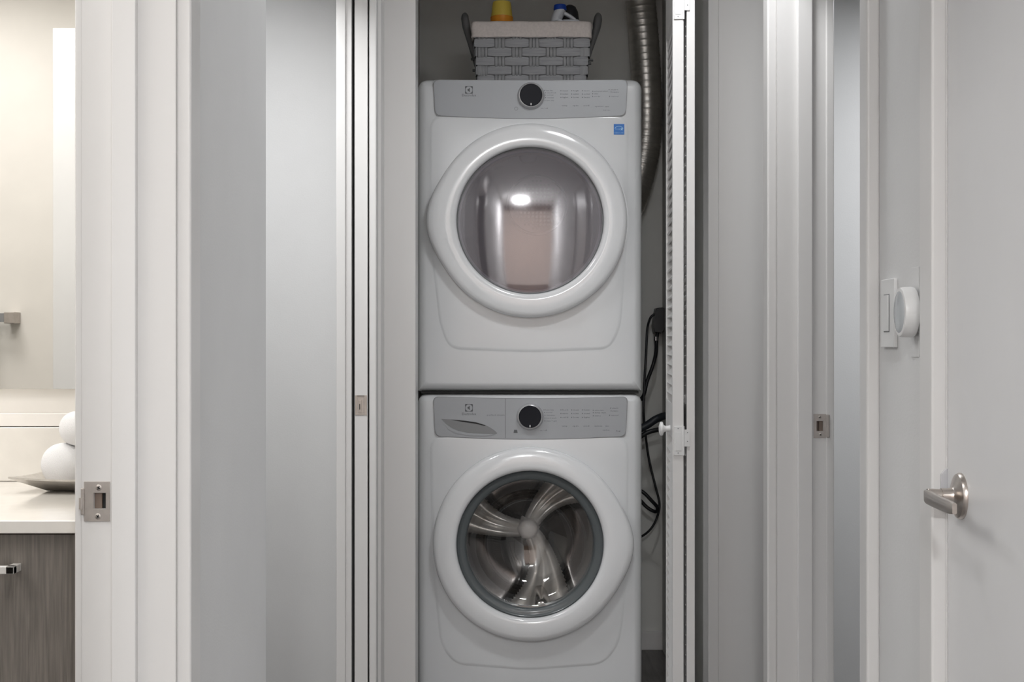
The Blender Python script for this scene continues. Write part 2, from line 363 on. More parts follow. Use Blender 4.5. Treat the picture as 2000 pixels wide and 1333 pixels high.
# near right door (closed, flush with hall) with casing and lever
bm = bmesh.new(); yj = 2.186
bx(bm, XR-0.023, XR+.001, yj+0.002, 2.2545, 0, 2.145, 0.004); bx(bm, XR-0.023, XR+.001, 1.31, 1.375, 0, 2.145, 0.004)
bx(bm, XR-0.023, XR+.001, 1.31, 2.2545, 2.08, 2.145, 0.004)
bx(bm, XR-0.0008, 0.70, yj+0.001, 2.206, 0, 2.08, 0.0008); bx(bm, XR, 0.70, 1.355, 1.375, 0, 2.08); bx(bm, XR, 0.70, 1.355, 2.2, 2.06, 2.08)
tr5 = struct('trim_5', bm, M_trim, 'white casing around the closed door at far right')
bm = bmesh.new()
prism_xz(bm, [(X(1837, yj), 0.868), (X(1852.5, yj), 0.868), (X(1852.5, yj), Z(915, yj)), (X(1845, yj), Z(918, yj)), (X(1837, yj), Z(927, yj))], yj-0.0018, yj+0.003, 0.0006)
obj('strike_plate', bm, mat('painted_plate', (0.60, 0.60, 0.62), 0.4, metal=0.3), tr5)
d1 = thing('door_1', 'flat white closed door with satin lever at far right', 'door', (XR, 1.78, 0), kind='structure')
obj('door_panel', B(XR, XR+0.035, 1.378, yj-0.0022, 0.012, 2.058, 0.002), M_door, d1)
yc = 2.118; zc = Z(969.5, yc)
bm = bmesh.new()
lathe(bm, [(0.0, 0.0), (0.0335, 0.0), (0.0335, 0.003), (0.0315, 0.0065), (0.026, 0.009), (0.017, 0.0105), (0.0125, 0.014), (0.0112, 0.02), (0.0112, 0.029), (0.0, 0.029)], (XR, yc, zc), (-1, 0, 0), 56)
rose = obj('rose', bm, M_nickel, d1)
bm = bmesh.new(); cyl(bm, (XR-0.0285, yc, zc), (XR-0.049, yc, zc), 0.0100, 0.0110, 40, bev=0.001)
lv = obj('lever', bm, M_nickel, d1)
# blade pointing towards the eye, slightly bowed
t = bmesh.new(); rows = []
for k in range(13):
    u = k/12; yy = yc+0.0125-u*0.165; xx = XR-0.0475-0.012*math.sin(u*PI*0.5)+0.004*u; hh = 0.0098-0.0012*u; th = 0.0045
    if k in (0, 12): hh *= 0.86; th *= 0.7
    zz = zc-0.001
    pts = [(xx-th, zz-hh*.8), (xx-th, zz+hh*.8), (xx-th*.6, zz+hh), (xx+th*.6, zz+hh), (xx+th, zz+hh*.8), (xx+th, zz-hh*.8), (xx+th*.6, zz-hh), (xx-th*.6, zz-hh)]
    rows.append([t.verts.new((p[0], yy, p[1])) for p in pts])
for a, b in zip(rows, rows[1:]):
    for k in range(8): t.faces.new((a[k], a[(k+1) % 8], b[(k+1) % 8], b[k]))
t.faces.new(rows[0]); t.faces.new(rows[-1][::-1])
obj('lever_blade', t, M_nickel, lv, 0.9)

# pocket door edge with edge pull
y = 4.104
pd = thing('door_2', 'white pocket door edge left of the washer with brass coloured edge pull', 'door', (-0.42, 4.5, 0), kind='structure')
obj('door_panel', B(X(692.5, y), X(718, y), y, 4.90, 0.01, 2.11, 0.0012), M_trim, pd)
bm = bmesh.new(); plate(bm, X(693.5, y), X(716.5, y), Z(811.5, y), Z(772.5, y), y, 0.0012, X(698, y), X(711, y), Z(808, y), Z(777, y))
ep = obj('edge_pull', bm, M_edgepull, pd)
bm = B(X(698.5, y), X(710.5, y), y-0.0007, y+0.001, Z(807.5, y), Z(777.5, y), 0.0004); bx(bm, X(701, y), X(706, y), y-0.0022, y, Z(807, y), Z(782, y), 0.0008)
obj('pull_tongue', bm, M_edgepull, ep)
obj('pull_slot', B(X(702, y), X(703.6, y), y-0.0026, y-0.0015, Z(800.5, y), Z(789.5, y)), M_dark, ep)
obj('pull_slot', B(X(697, y), X(712, y), y-0.0016, y-0.0008, Z(774.5, y), Z(773.3, y)), M_dark, ep)

# ---------------------------------------------------------------- bathroom
van = thing('vanity_cabinet', 'grey oak bathroom vanity cabinet with square bar pull', 'cabinet', (-1.3, 2.4, 0))
yf = 2.105; zt = Z(1018, 2.09); zb = Z(1043, 2.09)
obj('body', B(-1.99, -0.612, 2.125, 2.699, 0.08, zb-0.001, 0.001), M_oak, van)
obj('drawer_front', B(-1.30, -0.616, yf, 2.124, 0.10, zb-0.003, 0.0015), M_oak, van)
obj('drawer_front', B(-1.98, -1.304, yf, 2.124, 0.10, zb-0.003, 0.0015), M_oak, van)
bm = B(-1.10, X(28, 2.075), 2.073, 2.085, Z(1122, 2.075), Z(1107, 2.075), 0.001); bx(bm, X(28, 2.075)-0.012, X(28, 2.075), 2.073, yf, Z(1122, 2.075), Z(1107, 2.075), 0.001)
bx(bm, -1.10, -1.088, 2.073, yf, Z(1122, 2.075), Z(1107, 2.075), 0.001)
obj('bar_pull', bm, mat('pull_nickel', (0.74, 0.72, 0.69), 0.35, metal=0.3), van)
obj('plinth', B(-1.97, -0.64, 2.17, 2.69, 0.0, 0.08), M_dark, van)
tag(obj('countertop', B(-2.0, -0.6105, 2.09, 2.6985, zb, zt, 0.0015), M_quartz), 'cream quartz countertop on the bathroom vanity', 'countertop')
bm = B(-2.0, -0.6015, 2.676, 2.6985, zt+0.0004, Z(835, 2.676), 0.002)
tag(obj('backsplash', bm, M_quartz), 'low cream quartz upstand along the back of the vanity top', 'backsplash')
struct('trim_6', B(-2.0, -0.6015, 2.689, 2.6995, Z(835, 2.676)+0.001, Z(808, 2.689), 0.001), mat('caulk_cream', (0.84, 0.81, 0.77), 0.4), 'pale tile strip above the quartz upstand')
bm = bmesh.new(); bx(bm, -2.0, -0.606, 2.688, 2.6992, Z(760, 2.688), 2.42)
mi = obj('wall_mirror', bm, M_mirror); tag(mi, 'frameless wall mirror above the bathroom vanity', 'mirror')
# tray: pointed corner to the left, flared rim
A = [(-0.842, 2.455), (-0.645, 2.435), (-0.622, 2.635), (-0.820, 2.655)]
Bt = [(-0.792, 2.505), (-0.688, 2.49), (-0.672, 2.592), (-0.776, 2.605)]
t = bmesh.new(); z0 = zt+0.0006; zr = 0.890
def ring(P, z, cz=0):
    out = []
    for i in range(4):
        p, q = Vector(P[i]), Vector(P[(i+1) % 4])
        for k in range(8):
            u = k/8; c = p.lerp(q, u); lift = cz*(abs(2*u-1)**2)
            out.append(t.verts.new((c.x, c.y, z+lift)))
    return out
r0 = ring(Bt, z0); r1 = ring(A, zr-0.004, 0.004); r2 = ring(A, zr-0.001, 0.004)
Bi = [((b[0]*0.98+0.02*-0.732), (b[1]*0.98+0.02*2.545)) for b in Bt]; Ai = [((a[0]*0.975+0.025*-0.732), (a[1]*0.975+0.025*2.545)) for a in A]
r3 = ring(Ai, zr-0.002, 0.004); r4 = ring(Bi, z0+0.003)
for a, b in ((r0, r1), (r1, r2), (r2, r3), (r3, r4)):
    for k in range(32): t.faces.new((a[k], a[(k+1) % 32], b[(k+1) % 32], b[k]))
t.faces.new(r4); t.faces.new(r0[::-1])
tag(obj('serving_tray', t, M_tray), 'pewter coloured square tray with flared rim on the vanity top', 'tray')
def towel(x, z, r, label):
    bm = bmesh.new(); L = 0.062
    lathe(bm, [(0, -L/2)] + [(r*math.sin(k*PI/16), -L/2+0.026*(1-math.cos(k*PI/16))) for k in range(1, 9)] + [(r*math.cos(k*PI/16), L/2-0.026*(1-math.sin(k*PI/16))) for k in range(0, 8)] + [(0, L/2)], (x, 2.55, z), (0, 1, 0), 40)
    o = obj('rolled_towel', bm, M_towel, smooth=2); tag(o, label, 'towel', 'rolled towels on the tray')
zz = z0+0.0045
towel(X(124, 2.55), zz+0.037, 0.037, 'rolled white towel at the left in the pewter tray')
towel(X(124, 2.55)+0.0745, zz+0.037, 0.037, 'rolled white towel hidden at right in the pewter tray')
xu = X(124, 2.55)+0.0245
towel(xu, zz+0.037+0.0625, 0.030, 'small rolled white towel resting on top of the lower rolls')
# reflected in the mirror: door leaf, towel rail
d3 = thing('door_3', 'white bathroom door leaf standing open, seen in the mirror', 'door', (-0.62, 1.20, 0), kind='structure')
obj('door_panel', B(-1.305, -0.625, 1.166, 1.2, 0.01, 2.01, 0.002), M_door, d3)
bm = bmesh.new(); lathe(bm, [(0, 0), (0.032, 0), (0.03, 0.008), (0.012, 0.012), (0.011, 0.04), (0.024, 0.05), (0.026, 0.062), (0.018, 0.07), (0, 0.072)], (-1.24, 1.2, 0.93), (0, 1, 0), 32)
obj('knob', bm, M_nickel, d3)
tr = thing('towel_rail', 'grey square towel rail on cream wall reflected in the mirror', 'towel rail', (-1.9, 0.3, 1.2))
bm = B(-2.25, -1.71, 0.345, 0.362, 1.185, 1.215, 0.001); obj('bar', bm, M_panel_d, tr)
for xx in (-1.715, -2.24): obj('bracket', B(xx-0.018, xx+0.018, 0.30, 0.366, 1.18, 1.219, 0.002), M_dull, tr)
bm = B(-2.15, -1.775, 0.366, 0.376, 1.03, 1.222, 0.004); bx(bm, -2.15, -1.775, 0.332, 0.342, 1.05, 1.222, 0.004); bx(bm, -2.15, -1.775, 0.332, 0.376, 1.217, 1.226, 0.004)
tag(obj('bath_towel', bm, mat('towel_pale_blue', (0.72, 0.78, 0.78), 0.95, bump=0.4, bscale=300)), 'pale blue towel hanging over the reflected rail', 'towel')

# ---------------------------------------------------------------- ceiling lamps of the hall (out of view, light source bodies)
for i, (lx, ly) in enumerate(((0.36, 3.30), (-0.05, -1.5), (-0.30, 1.30))):
    k_ = 0.5 if i == 2 else 1  # third, smaller body belongs to the added side fill
    bm = bmesh.new(); lathe(bm, [(0.122*k_, 0.0), (0.15*k_, 0.0), (0.155*k_, 0.03*k_), (0.155*k_, 0.05*k_), (0.125*k_, 0.05*k_), (0.122*k_, 0.012*k_)], (lx, ly, H-0.05*k_), (0, 0, 1), 40)
    tag(obj('ceiling_light', bm, M_plate), ('round white flush ceiling light just before the closet', 'round white flush ceiling light behind the viewer', 'small ceiling spotlight body added for the side fill light')[i], 'ceiling light', 'hall ceiling lights')

# ---------------------------------------------------------------- switch and thermostat on right wall
def YW(px): return XR*F/(px-1000)
sw = thing('light_switch', 'white rocker light switch plate on wall left of thermostat', 'switch', (XR, YW(1740), CZ))
y0, y1 = YW(1752), YW(1728); z0s, z1s = CZ-0.010, CZ+0.110
yc_ = (y0+y1)/2; z0s, z1s = Z(679, 2.50), Z(545, 2.50)
obj('plate', B(XR-0.0070, XR, y0-.006, y1, z0s, z1s, 0.0015), M_plate, sw)
obj('rocker_frame', B(XR-0.0078, XR-0.005, yc_-0.018, yc_+0.018, z0s+0.026, z1s-0.026, 0.0005), M_inkl, sw)
t = bmesh.new(); bx(t, XR-0.0105, XR-0.005, yc_-0.0165, yc_+0.0165, z0s+0.0275, z1s-0.0275, 0.001)
for v in t.verts:
    if v.co.z < (z0s+z1s)/2 and v.co.x < XR-0.008: v.co.x += 0.0016
obj('rocker', t, M_plate, sw)
ytc = 2.346; zt_ = Z(610, ytc); 
th = thing('thermostat', 'round white thermostat with pale glass face on the right wall', 'thermostat', (XR, ytc, zt_))
bm = bmesh.new(); lathe(bm, [(0, 0), (0.030, 0), (0.030, 0.003), (0.0395, 0.0035), (0.0405, 0.008), (0.0400, 0.021), (0.0385, 0.0255), (0.0355, 0.0262), (0, 0.0262)], (XR-0.0035, ytc, zt_), (-1, 0, 0), 64)
obj('housing', bm, M_thermo, th)
bm = bmesh.new(); lathe(bm, [(0, 0.0285), (0.018, 0.0282), (0.030, 0.0272), (0.0345, 0.0258), (0.0345, 0.024), (0, 0.024)], (XR-0.0035, ytc, zt_), (-1, 0, 0), 64)
obj('glass_face', bm, M_screen, th)
obj('wall_plate', B(XR-0.0014, XR, ytc-0.012, ytc+0.032, zt_-0.072, zt_+0.072, 0.0005), M_wall, th)

# ---------------------------------------------------------------- laundry machines
YF = 4.477; S = F/YF
def U(px): return (px-1035)/S       # relative to machine centre line
XC = X(1035, YF)
def ray_poly(cx, cz, a, poly):
    dx, dz = math.cos(a), math.sin(a); best = None
    for i in range(len(poly)):
        x1, z1 = poly[i]; x2, z2 = poly[(i+1) % len(poly)]; ex, ez = x2-x1, z2-z1
        den = dx*ez-dz*ex
        if abs(den) < 1e-12: continue
        t = ((x1-cx)*ez-(z1-cz)*ex)/den; u = ((x1-cx)*dz-(z1-cz)*dx)/den
        if t > 0 and -1e-6 <= u <= 1+1e-6 and (best is None or t < best): best = t
    return (cx+dx*best, cz+dz*best)
def inset(poly, d):
    n = len(poly); out = []
    for i in range(n):
        p0, p, p1 = Vector(poly[i-1]), Vector(poly[i]), Vector(poly[(i+1) % n])
        a = (p-p0).normalized(); b = (p1-p).normalized(); m = Vector((-(a.y+b.y), a.x+b.x)); 
        if m.length < 1e-9: out.append(tuple(p)); continue
        m.normalize(); k = max(0.3, m.dot(Vector((-a.y, a.x)))); out.append(tuple(p+m*(d/k)))
    return out
def machine(name, label, y_top, z_bot, z_top, door_cy, contour_px, bump_side, drum_kind):
    root = thing(name, label, 'washing machine' if drum_kind == 'washer' else 'dryer', (XC, YF+0.37, z_bot))
    cz = Z(door_cy, YF); cx = XC
    x0, x1 = X(815, YF), X(1255, YF)
    body = [(x0, z_bot), (x1, z_bot), (x1, z_top), (x0, z_top)]          # counter-clockwise
    outl = round_poly(body, [0.004, 0.004, 0.034, 0.034], 7)
    outi = inset(outl, 0.027); outj = inset(outl, 0.009)
    con = [(X(px, YF), Z(py, YF)) for px, py in contour_px]
    con = round_poly(con, 0.05, 6)
    ar = sum(con[i-1][0]*con[i][1]-con[i][0]*con[i-1][1] for i in range(len(con)))
    if ar < 0: con = con[::-1]
    coni = inset(con, 0.012)
    ang = set(2*PI*k/180 for k in range(180))
    for P in (outl, con):
        for (px_, pz_) in P: ang.add(math.atan2(pz_-cz, px_-cx) % (2*PI))
    ang = sorted(ang); ang = [a for i, a in enumerate(ang) if i == 0 or a-ang[i-1] > 1e-4]
    rh = 0.212
    bm = bmesh.new(); N = len(ang)
    def loop(P, y): return [bm.verts.new((p[0], y, p[1])) for p in (ray_poly(cx, cz, a, P) for a in ang)]
    def circ(r, y): return [bm.verts.new((cx+r*math.cos(a), y, cz+r*math.sin(a))) for a in ang]
    L = [loop(outl, YF+0.69), loop(outl, YF+0.055), loop(outl, YF+0.035), loop(inset(outl, 0.0025), YF+0.021), loop(outj, YF+0.0105), loop(inset(outl, 0.018), YF+0.003), loop(outi, YF), loop(con, YF-0.0005), loop(inset(con, 0.004), YF-0.0022), loop(coni, YF-0.0046),
         circ(0.30, YF-0.0050), circ(rh+0.02, YF-0.0050), circ(rh, YF-0.004), circ(rh, YF+0.03)]
    for a, b in zip(L, L[1:]):
        for i in range(N): 
            j = (i+1) % N; bm.faces.new((a[i], a[j], b[j], b[i]))
    bm.faces.new(L[0])
    obj('body', bm, M_white, root, 0.5)
    # control panel
    t0 = y_top
    pts = [(847, t0), (1225, t0)] + [(1225-6, t0+66+0)]
    def px_poly(lst): return [(X(a, YF), Z(b, YF)) for a, b in lst]
    hP = 73 if drum_kind == 'dryer' else 80
    top = [(847+378*k/16, t0 + (3*math.sin(PI*k/16) if drum_kind == 'washer' else 1.0*math.sin(PI*k/16))) for k in range(17)]
    bot = [(1221-370*k/16, t0+hP-4+6*math.sin(PI*k/16)) for k in range(17)]
    rr = [0.0]*34; rr[0] = rr[16] = rr[17] = rr[33] = 0.019
    pan = round_poly(px_poly(top+bot), rr, 6)
    bm = bmesh.new()
    cen = (X(1035, YF), Z(t0+36, YF))
    prism_xz(bm, [(cen[0]+(p[0]-cen[0])*1.006, cen[1]+(p[1]-cen[1])*1.025) for p in pan], YF-0.0051, YF+0.002)
    obj('panel_gasket', bm, M_panel_d, root)
    bm = bmesh.new(); prism_xz(bm, pan, YF-0.0058, YF+0.001, 0.0014)
    cp = obj('control_panel', bm, M_panel, root, 0.5)
    yl = YF-0.0061
    # dial
    kx, ky = (1037, 188) if drum_kind == 'dryer' else (1035, 814)
    bm = bmesh.new(); lathe(bm, [(0, 0), (26.5/S, 0), (26.5/S, 0.004), (25/S, 0.010), (23.5/S, 0.017), (22/S, 0.018), (21.5/S, 0.016), (0, 0.016)], (X(kx, YF), YF-0.0056, Z(ky, YF)), (0, -1, 0), 64)
    dl = obj('dial', bm, mat('dial_ring', (0.62, 0.62, 0.63), 0.22, metal=0.55), cp)
    bm = bmesh.new(); lathe(bm, [(0, 0), (21.7/S, 0), (21.7/S, 0.0165), (20.5/S, 0.0182), (15/S, 0.0180), (0, 0.0172)], (X(kx, YF), YF-0.0056, Z(ky, YF)), (0, -1, 0), 64)
    obj('dial_cap', bm, M_knobblk, dl)
    bm = B(X(kx-1, YF), X(kx+1, YF), YF-0.0242, YF-0.0225, Z(ky+20, YF), Z(ky+16, YF)); obj('dial_pointer', bm, M_plate, dl)
    # emblem and wordmark
    ex, ey = (916, 176.5) if drum_kind == 'dryer' else (916, 797)
    bm = bmesh.new(); R = 7.0/S; ox, oz = X(ex, YF), Z(ey, YF)
    def poly(pts):
        t = bmesh.new(); vs = [t.verts.new((ox+a*R, yl, oz+b*R)) for a, b in pts]; t.faces.new(vs); merge(bm, t)
    for sx in (-1, 1):
        for sz in (-1, 1):
            arc = [(sx*0.98*math.cos(PI/4*0.28+k*(PI/2-PI/4*0.56)/6), sz*0.98*math.sin(PI/4*0.28+k*(PI/2-PI/4*0.56)/6)) for k in range(7)]
            poly([(sx*1.0, sz*0.2)] + arc + [(sx*0.2, sz*1.0), (sx*1.0, sz*1.0)])
    for (a0, a1, b0, b1) in ((-1.06, -0.94, -1, 1), (0.94, 1.06, -1, 1), (-1, 1, 0.94, 1.04), (-1, 1, -1.04, -0.94)): poly([(a0, b0), (a1, b0), (a1, b1), (a0, b1)])
    poly([(-0.5, 0), (0.22, -0.62), (0.22, 0.62)])
    obj('emblem', bm, M_ink, cp)
    bm = bmesh.new(); text(bm, 'Electrolux', ox, Z(ey+10.5 if drum_kind == 'dryer' else ey+12, YF), 5.0/S, yl, align='CENTER', width=27.5/S)
    obj('wordmark', bm, M_ink, cp)
    # small printing
    bm = bmesh.new(); h = 2.5/S
    if drum_kind == 'dryer':
        rows = [(1066, 177.5, 'heavy duty', 13), (1068, 182, 'mixed load', 17), (1068, 186.5, 'normal', 12), (1068, 191.5, 'casual', 13), (1067, 197, 'time dry', 15)]
        ys = (178, 184.5, 191); wds = (('max', 'medium', 'light'), ('high', 'medium', 'low'), ('more', 'normal', 'less'))
        rows += [(1160, 179, 'perm press extend', 26), (1160, 184, 'chime', 8), (1160, 189, 'eco dry', 12), (1192, 176, 'start', 15), (1196, 180.5, 'pause', 12), (1193, 189, 'cancel', 14)]
        bt = 207; rows += [(1161, bt+1.5, 'options', 17), (1181, bt+2, 'save', 8), (1178, 216, 'lock 3 sec', 13), (1056, 212.5, 'on / off', 14)]
    else:
        rows = [(1065, 801, 'heavy duty', 16), (1066, 805.8, 'normal', 12), (1067, 811.5, 'delicates', 16), (1067, 817, 'hand wash', 19), (1067, 822.5, 'rinse + spin', 20)]
        ys = (801, 808, 815.5); wds = (('hot', 'warm', 'cold'), ('max', 'medium', 'low'), ('heavy', 'normal', 'light'))
        rows += [(1161, 801.5, 'extra rinse', 18), (1161, 806.5, 'delay start', 22), (1161, 812.5, 'chime', 12), (1195, 797.5, 'start', 12), (1196, 803, 'pause', 11), (1193, 811.5, 'cancel', 14)]
        bt = 832.5; rows += [(1160, bt, 'options', 16), (1182, bt, 'save', 7), (1177, 840.5, 'lock 3 sec', 13), (1054, 841, 'on / off', 14), (951, 811, 'perfect steam', 34), (1203, 842, 'kg', 8)]
    for c, x_ in enumerate((1096, 1117, 1138)):
        for r_, yy in enumerate(ys): rows.append((x_+2, yy, wds[c][r_], 11))
        rows.append((x_+1, bt, ('temp', 'spin', 'soil')[c], 11))
    for (a, b, s, wd) in rows:
        text(bm, s, X(a, YF), Z(b, YF), h, yl, width=wd/S)
        if not (b > bt-1) and a > 1000: cyl(bm, (X(a-2.6, YF), yl, Z(b, YF)), (X(a-2.6, YF), yl+0.0002, Z(b, YF)), 0.9/S, n=8)
    if drum_kind == 'dryer': lathe(bm, [(3.5/S, 0), (3.0/S, 0)], (X(1008, YF), yl, Z(213, YF)), (0, -1, 0), 20)
    else: prism_xz(bm, px_poly([(1003, 846), (1011, 846), (1010, 840), (1004, 840)]), yl, yl+0.0002)
    pr = obj('printed_legends', bm, M_inkl, cp); pr['kind'] = 'stuff'
    # door ring
    NS = 160; BW = 13.0/S
    prof = [(0.99, 0.000), (1.002, 0.012), (1.001, 0.022), (0.993, 0.031), (0.975, 0.037), (0.94, 0.0405), (0.88, 0.0425), (0.82, 0.0430), (0.785, 0.0420), (0.765, 0.0375), (0.757, 0.028), (0.757, 0.004)]
    bm = bmesh.new(); rows_ = []; sp_ = S*1.008
    Rr = 190/sp_
    for k, (fr, hgt) in enumerate(prof):
        row = []
        for i in range(NS):
            a = 2*PI*i/NS; da = (a-(PI if bump_side < 0 else 0)+PI) % (2*PI)-PI
            bump = BW*math.exp(-(da/0.36)**2)
            t_ = max(0, (fr-0.757)/(1-0.757)); r = Rr*fr + bump*t_
            row.append(bm.verts.new((cx+r*math.cos(a), YF-0.004-hgt, cz+r*math.sin(a))))
        rows_.append(row)
    for a, b in zip(rows_, rows_[1:]):
        for i in range(NS): bm.faces.new((a[i], a[(i+1) % NS], b[(i+1) % NS], b[i]))
    dr = obj('door', bm, M_ring, root, 1.2)
    rg = Rr*0.757
    o_ = (cx, YF-0.004, cz)
    if drum_kind == 'dryer':
        bm = bmesh.new(); lathe(bm, [(rg+0.0004, 0.018), (rg-0.0030, 0.022), (rg-0.0045, 0.0205), (rg-0.0045, 0.014)], o_, (0, -1, 0), 96); obj('window_trim', bm, M_panel_d, dr)
        bm = bmesh.new(); lathe(bm, [(0, 0.0285)] + [(rg*0.985*math.sin(k*0.75/14)/math.sin(0.75), 0.0285-0.009*(1-math.cos(k*0.75/14))/(1-math.cos(0.75))) for k in range(1, 15)], o_, (0, -1, 0), 96)
        obj('door_glass', bm, M_dry_glass, dr, 2)
        rd, rb, dep = 0.30, 0.212, 0.55
    else:
        bm = bmesh.new(); lathe(bm, [(rg+0.0004, 0.022), (rg-0.004, 0.027), (rg-0.008, 0.0235), (rg-0.013, 0.0225), (rg-0.022, 0.022), (rg-0.027, 0.018), (rg-0.029, 0.006), (rg-0.03, -0.02)], o_, (0, -1, 0), 96)
        obj('window_trim', bm, M_gasket, dr, 0.9)
        bm = bmesh.new(); lathe(bm, [(0, -0.075), (0.06, -0.073), (0.11, -0.062), (0.143, -0.04), (0.158, -0.012), (0.170, 0.008), (rg-0.029, 0.012)], o_, (0, -1, 0), 96)
        obj('door_glass', bm, M_wash_glass, dr, 2)
        rd, rb, dep = 0.262, 0.205, 0.40
    # drum
    yb = YF+0.03+dep
    bm = bmesh.new(); n = 96
    lathe(bm, [(0.212, 0.0), (rb-0.006, -0.012), (rb, -0.03), (rd-0.01, -0.05), (rd, -0.065), (rd, -dep)], (cx, YF+0.022, cz), (0, -1, 0), n)
    obj('drum', bm, M_steel if drum_kind == 'washer' else M_drumd, root, 0.9)
    # back plate as a relief with three curved arms
    bm = bmesh.new(); NR, NA = 90, 300; grid = []; pk = []
    for i in range(NR+1):
        r = rd*i/NR; row = []; pk.append([0]*NA)
        for k in range(NA):
            a = 2*PI*k/NA; hgt = 0
            if drum_kind == 'washer':
                ph = math.radians(66)-0.5*(r/rd)
                dmin = min(abs(((a-ph-q*2*PI/3)+PI) % (2*PI)-PI) for q in range(3)); lat = dmin*r
                wdt = 0.030+0.075*(r/rd)**2
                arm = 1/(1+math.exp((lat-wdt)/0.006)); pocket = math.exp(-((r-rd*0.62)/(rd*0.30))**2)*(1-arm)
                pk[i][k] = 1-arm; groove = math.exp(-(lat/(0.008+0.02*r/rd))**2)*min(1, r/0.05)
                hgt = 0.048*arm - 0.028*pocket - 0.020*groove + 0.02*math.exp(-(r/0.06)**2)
            else:
                hgt = -0.02*math.exp(-((r-0.12)/0.05)**2)
            row.append(bm.verts.new((cx+r*math.cos(a), yb-0.02-hgt, cz+r*math.sin(a))) if i or k == 0 else row[0])
        grid.append(row)
    for i in range(NR):
        for k in range(NA):
            j = (k+1) % NA; q = [grid[i][k], grid[i][j], grid[i+1][j], grid[i+1][k]] if i else [grid[0][0], grid[1][j], grid[1][k]]
            f_ = bm.faces.new(q)
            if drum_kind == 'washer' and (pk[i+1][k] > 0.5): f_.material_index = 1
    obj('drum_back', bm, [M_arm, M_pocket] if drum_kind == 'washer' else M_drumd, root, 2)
    if drum_kind == 'washer':
        bm = bmesh.new(); lathe(bm, [(0, 0.112), (0.018, 0.110), (0.028, 0.104), (0.032, 0.09), (0.038, 0.05), (0.050, 0.0)], (cx-0.002, yb, cz), (0, -1, 0), 40)
        obj('drum_boss', bm, M_boss, root, 2)
        for q in range(3):
            a = math.radians(110+120*q); bm = bmesh.new()
            t = bmesh.new(); bx(t, -0.035, 0.035, -dep+0.05, -0.06, 0, 0.07, 0.02, 4)
            for v in t.verts: v.co.x *= (1-0.55*v.co.z/0.07)
            t.transform(Matrix.Translation((cx, YF+0.03, cz)) @ Matrix.Rotation(a, 4, 'Y') @ Matrix.Translation((0, 0, -rd)) @ Matrix.Scale(-1, 4, (0, 1, 0)))
            merge(bm, t); obj('drum_paddle', bm, M_steel, root, 0.9)
    else:
        for q in range(3):
            a = math.radians(60+120*q); bm = bmesh.new()
            t = bmesh.new(); bx(t, -0.03, 0.03, -dep+0.05, -0.08, 0, 0.06, 0.018, 4)
            t.transform(Matrix.Translation((cx, YF+0.03, cz)) @ Matrix.Rotation(a, 4, 'Y') @ Matrix.Translation((0, 0, -rd)) @ Matrix.Scale(-1, 4, (0, 1, 0)))
            merge(bm, t); obj('drum_paddle', bm, M_drumd, root, 0.9)
        bm = bmesh.new()     # perforated vent disc, upper centre
        lathe(bm, [(0.095, 0.0), (0.098, 0.006), (0.103, 0.006), (0.105, 0)], (cx+0.03, yb-0.045, cz+0.10), (0, -1, 0), 48)
        for ii in range(-6, 7):
            for jj in range(-6, 7):
                if ii*ii+jj*jj < 38: cyl(bm, (cx+0.03+ii*.0135, yb-0.046, cz+0.10+jj*.0135), (cx+0.03+ii*.0135, yb-0.045, cz+0.10+jj*.0135), 0.004, n=6)
        o = obj('vent_grille', bm, mat('vent_brown', (0.20, 0.13, 0.10), 0.5), root); o['kind'] = 'stuff'
    return root, cp
zdb = Z(765, YF); zwt = Z(769.5, YF)
dryer, cpd = machine('dryer', 'white front loading dryer stacked on top, door hump at left', 157, zdb, Z(153, YF), 432.5,
    [(838, 224), (1229, 224), (1227, 450), (1214, 640), (1192, 684), (1035, 690), (878, 684), (858, 640), (836, 450)], -1, 'dryer')
washer, cpw = machine('washing_machine', 'white front loading washer at the bottom with detergent drawer', 776, 0.012, zwt, 1061.5,
    [(838, 850), (1229, 850), (1228, 1000), (1221, 1193), (1210, 1261), (1178, 1300), (1033, 1311), (888, 1300), (859, 1261), (842, 1100)], 1, 'washer')
bm = B(X(822, YF), X(1248, YF), YF+0.012, YF+0.68, zwt+0.0002, zdb-0.0002)
obj('stacking_spacer', bm, M_dark, dryer)
for fx in (-0.28, 0.28):
    for fy in (0.08, 0.62):
        bm = bmesh.new(); cyl(bm, (XC+fx, YF+fy, 0), (XC+fx, YF+fy, 0.014), 0.022, n=20); obj('foot', bm, M_black, washer)
# detergent drawer on washer
P_ = lambda l: [(X(a, YF), Z(b, YF)) for a, b in l]
yl = YF-0.0062
obj('drawer_seam', B(X(986.2, YF), X(987.6, YF), yl, YF-0.001, Z(856, YF), Z(779, YF)), M_panel_d, cpw)
rec = [(861, 818), (870, 819), (890, 820), (910, 822), (930, 825), (947, 830), (957, 835), (966, 841), (972, 847), (968, 848.5), (955, 848), (935, 847), (915, 846), (896, 842), (882, 836), (871, 828)]
bm = bmesh.new(); prism_xz(bm, round_poly(P_(rec), 0.004, 2), YF-0.0063, YF-0.001)
dh = obj('drawer_pull', bm, M_panel_d, cpw)
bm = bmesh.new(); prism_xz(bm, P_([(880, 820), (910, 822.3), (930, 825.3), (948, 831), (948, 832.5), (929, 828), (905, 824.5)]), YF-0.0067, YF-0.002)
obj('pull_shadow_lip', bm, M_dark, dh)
bm = bmesh.new(); prism_xz(bm, round_poly(P_([(868, 829), (882, 838), (897, 843), (915, 847), (935, 848.5), (966, 849.5), (950, 851.5), (915, 851), (890, 846), (875, 838)]), 0.002, 2), YF-0.0080, YF-0.002, 0.0008)
obj('pull_lower_lip', bm, M_panel, dh)
